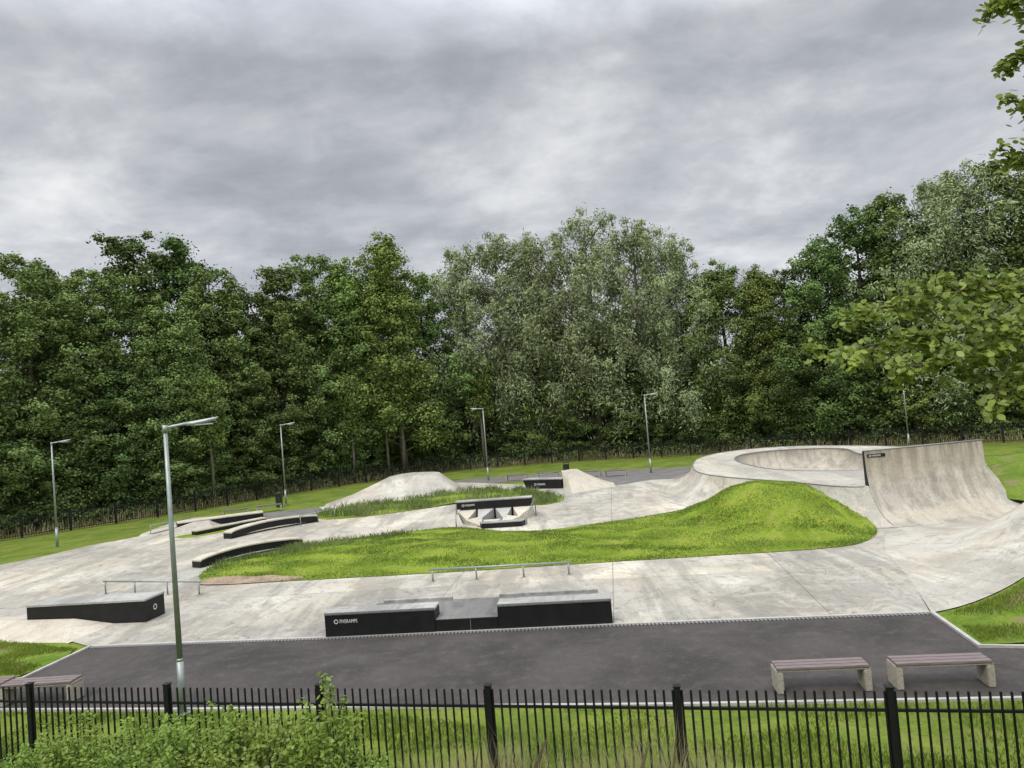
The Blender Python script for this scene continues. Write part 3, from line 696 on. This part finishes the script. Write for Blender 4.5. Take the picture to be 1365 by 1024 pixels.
for i,p in enumerate(pos):
    kd=('broad','dark','broad','cone','broad')[i%5]; hh=random.uniform(7.5,14)
    if -16<p.x<-7: hh*=.55
    plant(kd,p.x+random.uniform(-.8,.8),p.y+random.uniform(0,1.8),hh,1.6)
def slender():
    global rng; rng=np.random.default_rng(5); mb=MB()
    mb.tube([(0,0,0),(.1,0,3),(.0,.1,6.5),(.15,0,10)],[.13,.11,.08,.03],7)
    C=[(.1*math.cos(k*2.3)*k*.6,.1*math.sin(k*2.3)*k*.6,5.2+k*.42) for k in range(13)]; C=np.array(C); ci=np.repeat(np.arange(13),240); n=len(ci)
    P=C[ci]+unit(rng.normal(size=(n,3)))*(rng.random(n)**.45)[:,None]*np.array([1.5,1.5,.8])
    V=leaves(P,rng.normal(size=(n,3))*.7+np.array([0,0,.5]),rng.uniform(.18,.3,n),rng.uniform(.12,.2,n),.3)
    return mb.mesh('trunk',['barklight'],True),quadmesh('crown',V,'leafB',rng.random(n)*.7)
sm=slender()
for x,y,s in ((-12.6,69.6,1.0),(-11.2,69.9,1.15),(-15.6,67.6,.95),(-24.6,57.4,1.0),(-3.5,74.0,1.1)):
    t=thing('young_tree','slender young tree with bare pale lower trunk by the fence','tree',(x,y,0),random.uniform(0,6),'young trees at the edge of the wood'); t.scale=(s,s,s)
    obj('trunk',sm[0],t); obj('crown',sm[1],t)
rng=np.random.default_rng(77)
n=50000; ang=rng.uniform(-1.05,1.05,n); rr=rng.uniform(84,100,n)
X=rr*np.sin(ang)*1.0; Y=rr*np.cos(ang)+2; 
Z=rng.random(n)**.8*(13+4*np.sin(X*.17)+2*np.sin(X*.41+1)+rng.normal(size=n)*.8)
P=np.stack([X,Y,np.maximum(Z,.3)],1); V=leaves(P,rng.normal(size=(n,3))+np.array([0,-.6,.6]),rng.uniform(.8,1.5,n),rng.uniform(.6,1.1,n))
fw=obj('distant_wood',quadmesh('distant_wood',V,'leafD',rng.random(n)*.5),kind='stuff'); fw['label']='dark mass of distant woodland foliage behind the trees'
n=42000; t=rng.random(n)*(len(line)-1); i0=t.astype(int); fr=t-i0
A=np.array([[p.x,p.y] for p in line]); Q=A[i0]*(1-fr[:,None])+A[i0+1]*fr[:,None]
Q=Q+rng.normal(size=(n,2))*np.array([1.2,1.2])+np.array([0,.4])
hh=1.2+.9*np.sin(Q[:,0]*.7)+.6*np.sin(Q[:,0]*1.9+2)
P=np.stack([Q[:,0],Q[:,1],.1+rng.random(n)**.8*np.maximum(.7,hh)],1)
V=leaves(P,rng.normal(size=(n,3))*.7+np.array([0,-.4,.8]),rng.uniform(.18,.32,n),rng.uniform(.12,.22,n))
ug=obj('undergrowth',quadmesh('undergrowth',V,'leafA',.1+rng.random(n)*.6),kind='stuff'); ug['label']='tangled green undergrowth along the edge of the wood'

# ------------------------------------------------------------------ grasses
def blades(name,poly,n,h,w,zf,mat,label,jit=.35,seed=1,tb=(0,1),patch=0,excl=None):
    rng=np.random.default_rng(seed); xs=[p[0] for p in poly]; ys=[p[1] for p in poly]
    X=rng.uniform(min(xs),max(xs),n*3); Y=rng.uniform(min(ys),max(ys),n*3); k=inside(poly,X,Y)
    if excl: k&=~(inside(excl,X,Y)&(rng.random(n*3)<.93))
    if patch: 
        f=np.sin(X*1.7+np.sin(Y*2.3)*1.5)+np.sin(Y*3.1+X*.9); k&=(f>patch*(rng.random(n*3)*2-1)*2)
    X=X[k][:n];Y=Y[k][:n];n=len(X)
    Z=np.array([zf(a,b) for a,b in zip(X,Y)]) if callable(zf) else np.full(n,zf)
    P=np.stack([X,Y,Z],1); a=rng.uniform(0,2*math.pi,n); side=np.stack([np.cos(a),np.sin(a),np.zeros(n)],1)
    cl=.5+.5*np.sin(X*2.1+np.sin(Y*1.7)*2)*np.sin(Y*2.6+np.sin(X*1.3)*2)
    hh=h*rng.uniform(.5,1.25,n)*(.65+.6*cl); lean=np.clip(rng.normal(size=(n,3)),-2,2)*jit*hh[:,None]; lean[:,2]=0
    tip=P+lean+np.stack([np.zeros(n),np.zeros(n),hh],1); mid=P+lean*.35+np.stack([np.zeros(n),np.zeros(n),hh*.55],1)
    V=np.stack([P-side*w/2,P+side*w/2,mid+side*w*.42,tip,mid-side*w*.42],1).reshape(-1,3)
    tt=tb[0]+(tb[1]-tb[0])*np.clip(.35*rng.random(n)+.65*(.5+.5*np.sin(X*.9+Y*.5+np.sin(Y*1.1)))*(.5+.5*cl)+.1,0,1)
    o=obj(name,quadmesh(name,V,mat,tt,5),kind='stuff'); o['label']=label
lawn=[(-16,17.2),(-12.1,16.05),(-7.6,15.2),(-1.1,14.1),(2.6,13.45),(8.5,12.55),(12,12.1),(12,7.8),(0,10.3),(-9.2,12.4),(-16,13.9)]
blades('lawn_grass',lawn,60000,.085,.014,bankz,'blade','short lawn grass between the fence and asphalt',seed=2,patch=.25,tb=(0,.8))
blades('lawn_grass',isl,48000,.06,.028,izz,'blade','bright green grass blades on the island mound',seed=3,tb=(.05,1),excl=soil,patch=.7,jit=.6)
blades('lawn_grass',[(9.9,17.3),(9.5,15.3),(15,14.7),(15,18.3)],9000,.09,.014,vz,'blade','grass on the verge beside the bank',seed=4,patch=.5)
blades('lawn_grass',[(-12.9,20.3),(-13.1,18.4),(-20,19.5),(-20,22.2),(-16.4,22)],14000,.07,.018,.045,'blade','grass corner beside the asphalt',seed=5,patch=.4)
blades('wild_grass',strip2,7500,.38,.035,.08,'weed','tall wild grass and weeds behind the concrete',seed=6,patch=.6,tb=(.1,1.1))
blades('wild_grass',[(-13.6,31.9),(-12.4,32.9),(-10.9,34.7),(-8.2,35.4),(-5.3,36.2),(-5.5,35),(-8,33.6),(-11,31.6),(-13.4,30)],3500,.26,.03,izz,'weed','tufts of wild flowers and weeds on the island edge',seed=8,patch=.6)
blades('meadow_grass',mead,26000,.75,.05,.02,'drygrass','yellowish tall meadow grass behind the far fence',seed=7,tb=(0,.9))
blades('tall_dry_grass',[(-1.9,8.5),(2.0,7.7),(2.3,8.6),(-1.7,9.5)],2300,1.0,.007,bankz,'drygrass','tall pale dry grass stalks in front of the fence',.2,seed=9,tb=(.3,1.2))
blades('rough_grass',[(-8,9),(-2.4,8.3),(7,6.6),(7,8.2),(-8,11.6)],4500,.42,.010,bankz,'blade','rough grass on the bank in front of the fence',.3,seed=10)

# ------------------------------------------------------------------ near shrubs
def shrub(seed,H,Rx,nst,per,L=.075):
    global rng; rng=np.random.default_rng(seed); rd=random.Random(seed); mb=MB(); PP=[];NN=[];TT=[]
    for s in range(nst):
        a=rd.uniform(0,6.28); r=Rx*rd.random()**.5; hh=H*rd.uniform(.58,1.03)*(1-.35*(r/Rx)**2)
        b=Vector((r*.35*math.cos(a),r*.35*math.sin(a),0)); tip=Vector((r*math.cos(a),r*math.sin(a),hh)); mid=b.lerp(tip,.5)+Vector((rd.uniform(-.08,.08),rd.uniform(-.08,.08),.08))
        mb.tube([b,mid,tip],[.012,.008,.003],4,0,False)
        t=rng.random(per)**.75
        B=np.array(b);Mi=np.array(mid);T=np.array(tip); p=((1-t)**2)[:,None]*B+(2*t*(1-t))[:,None]*Mi+(t**2)[:,None]*T
        o=rng.normal(size=(per,3))*np.array([.09,.09,.04])*(1.15-t)[:,None]*1.3
        PP.append(p+o); NN.append(unit(o+1e-6)*.5+np.array([0,0,1.0])+rng.normal(size=(per,3))*.45); TT.append(.0+.6*t+.35*rng.random(per))
    P=np.concatenate(PP);NN=np.concatenate(NN); V=leaves(P,NN,rng.uniform(.55,1.25,len(P))*L,rng.uniform(.4,.65,len(P))*L,.3,7)
    return mb.mesh('stem',['bark'],True),quadmesh('foliage',V,'leafS',np.concatenate(TT),7)
SV=[shrub(101,1.75,1.0,95,80),shrub(102,1.6,1.1,105,80),shrub(103,1.9,.5,44,95)]
def put(v,x,y,s=1,lab='leafy light green shrub growing in front of the fence'):
    t=thing('leafy_shrub',lab,'shrub',(x,y,bankz(x,y)-.05),random.uniform(0,6),'shrubs in front of the fence'); t.scale=(s,s,s)
    obj('stem',SV[v][0],t); obj('foliage',SV[v][1],t)
for v,x,y,s in ((0,-6.4,9.9,.79),(1,-5.3,9.6,.86),(0,-4.3,9.2,.86),(1,-3.6,9.0,.88),(2,-2.62,8.75,.97),(1,-7.4,10.5,.62),(1,-2.3,8.3,.6),(0,-8.6,11.0,.45)): put(v,x,y,s)

# ------------------------------------------------------------------ overhanging tree at the side
rng=np.random.default_rng(55); rd=random.Random(55)
at=thing('alder_tree','leafy green tree reaching over the slope with rounded leaves','tree',(7.6,6.6,1.8))
mb=MB(); mb.tube([(0,0,-.3),(.05,0,2),(-.1,.1,4),(-.3,.2,6),(-.4,.2,8.5)],[.16,.13,.11,.08,.04],10)
PP=[];NN=[];TT=[]
def O(x,y,z): return Vector((x-7.6,y-6.6,z-1.8))
def twig(a,b,r0,leafn,spread):
    d=b-a; L=d.length; m1=a+d*.35+Vector((rd.uniform(-.06,.06),rd.uniform(-.06,.06),.07*L)); m2=a+d*.7+Vector((0,rd.uniform(-.05,.05),.05*L))
    mb.tube([a,m1,m2,b],[r0,r0*.75,r0*.5,r0*.25],5,0,False)
    pts=[a,m1,m2,b]
    def at_(t):
        t*=3; i=min(2,int(t)); return pts[i].lerp(pts[i+1],t-i)
    base=rd.uniform(-.15,.3)
    for k in range(leafn):
        t=rd.random()**.7; p=at_(t); o=np.array([rd.gauss(0,spread),rd.gauss(0,spread),rd.gauss(-.01,spread*.8)])
        PP.append(np.array(p)+o); NN.append(np.array([rd.gauss(-.1,.55),rd.gauss(-.4,.55),.65])); TT.append(base+rd.uniform(.0,.85))
    return at_
limbs=[(O(7.3,6.7,6.0),O(2.75,6.4,6.02),.03,13,.12),(O(7.3,6.7,6.3),O(3.3,6.6,6.42),.03,15,.16),(O(7.3,6.6,5.6),O(3.45,6.1,5.88),.028,15,.16),(O(7.3,6.6,5.3),O(4.0,6.0,5.6),.025,11,.14),(O(7.3,6.5,5.9),O(3.9,6.9,6.6),.025,13,.16),(O(7.2,6.5,4.8),O(4.45,6.0,5.2),.02,6,.12),(O(7.2,6.3,5.6),O(4.0,6.0,6.15),.02,10,.14),
 (O(7.2,6.8,7.6),O(4.8,6.6,7.75),.02,13,.11),(O(7.2,6.8,8.0),O(4.92,6.6,8.2),.02,13,.11),(O(7.2,6.8,8.5),O(4.95,6.6,8.7),.02,13,.11),(O(7.2,6.8,9.2),O(4.8,6.6,9.25),.02,13,.12),(O(7.2,6.5,3.2),O(4.75,6.2,3.6),.014,3,.08)]
for a,b,r0,ns,sp_ in limbs:
    f=twig(a,b,r0,90,sp_*.6)
    for k in range(ns*2):
        t=.35+.65*(k+rd.random())/(ns*2); p=f(t); q_=sp_/.16
        q=p+Vector((rd.uniform(-.5,.1)*q_**2,rd.uniform(-.45,.45),rd.uniform(-.34,.26)*min(1,q_*1.3)))*(1.15-.5*t)
        twig(p,q,.006,34,.036)
P=np.array(PP);V=leaves(P,np.array(NN),rng.uniform(.05,.085,len(P)),rng.uniform(.038,.062,len(P)),.25,7)
obj('trunk',mb.mesh('trunk',['bark'],True),at); obj('crown',quadmesh('crown',V,'leafN',np.array(TT),7),at)

# ------------------------------------------------------------------ world
w=bpy.data.worlds.new('World'); scene.world=w; w.use_nodes=True; t=w.node_tree; t.nodes.clear()
class WN(NT):
    def __init__(s): s.t=t; s.n=t.nodes; s.l=t.links; s.tc=s.n.new('ShaderNodeTexCoord')
W=WN()
sky=W.new('TexSky',sky_type='NISHITA'); sky.sun_disc=False; EL=math.radians(52); AZ=math.radians(215)
sky.sun_elevation=EL; sky.sun_rotation=AZ
sep=W.new('SeparateXYZ'); W.link(W.tc.outputs['Generated'],sep.inputs[0])
zc=W.math('ADD',W.math('MAXIMUM',sep.outputs[2],0),.26)
cb=W.new('CombineXYZ'); W.link(W.math('DIVIDE',sep.outputs[0],zc),cb.inputs[0]); W.link(W.math('DIVIDE',sep.outputs[1],zc),cb.inputs[1])
n1=W.noise(1.35,7,.57,.3,vec=cb.outputs[0],stretch=(1,1.3,1,.5)); n2=W.noise(4.4,5,.6,.3,vec=cb.outputs[0]); n3=W.noise(.55,2,.5,0,vec=cb.outputs[0])
nn=W.math('ADD',W.math('ADD',W.math('MULTIPLY',n1,.54),W.math('MULTIPLY',n2,.24)),W.math('MULTIPLY',n3,.22))
cl=W.ramp(nn,[(.38,(.335,.355,.39)),(.455,(.435,.455,.50)),(.52,(.565,.585,.62)),(.57,(.70,.715,.74)),(.64,(.90,.905,.915))])
elev=W.ramp(sep.outputs[2],[(0,1.22),(.20,1.08),(.45,.95),(.60,2.9),(1,4.0)])
cl=W.mix(1,cl,elev,'MULTIPLY')
sk=W.mix(1,sky.outputs[0],(.10,.10,.10),'MULTIPLY')
fin=W.mix(.96,sk,cl)
bg=W.new('Background'); W.link(fin,bg.inputs[0]); bg.inputs[1].default_value=1.0
wo=W.new('OutputWorld'); W.link(bg.outputs[0],wo.inputs[0])
sl=bpy.data.lights.new('sun','SUN'); sl.energy=1.4; sl.angle=math.radians(14); sl.color=(1,.94,.84)
so=bpy.data.objects.new('sun',sl); COL.objects.link(so)
sdv=Vector((math.sin(AZ)*math.cos(EL),math.cos(AZ)*math.cos(EL),math.sin(EL)))
so.rotation_euler=sdv.to_track_quat('Z','Y').to_euler()

# ------------------------------------------------------------------ camera
cd=bpy.data.cameras.new('camera'); cam=bpy.data.objects.new('camera',cd); COL.objects.link(cam)
cd.sensor_width=36; cd.lens=948/1365*36; cd.clip_end=3000; cd.clip_start=.05
p=math.radians(2.0); r=math.radians(4.7)
F_=Vector((0,math.cos(p),math.sin(p)));U0=Vector((0,-math.sin(p),math.cos(p)));X0=Vector((1,0,0))
Rv=X0*math.cos(r)-U0*math.sin(r); Uv=U0*math.cos(r)+X0*math.sin(r)
mt=Matrix((Rv,Uv,-F_)).transposed().to_4x4(); mt.translation=Vector((0,0,5.8)); cam.matrix_world=mt
scene.camera=cam
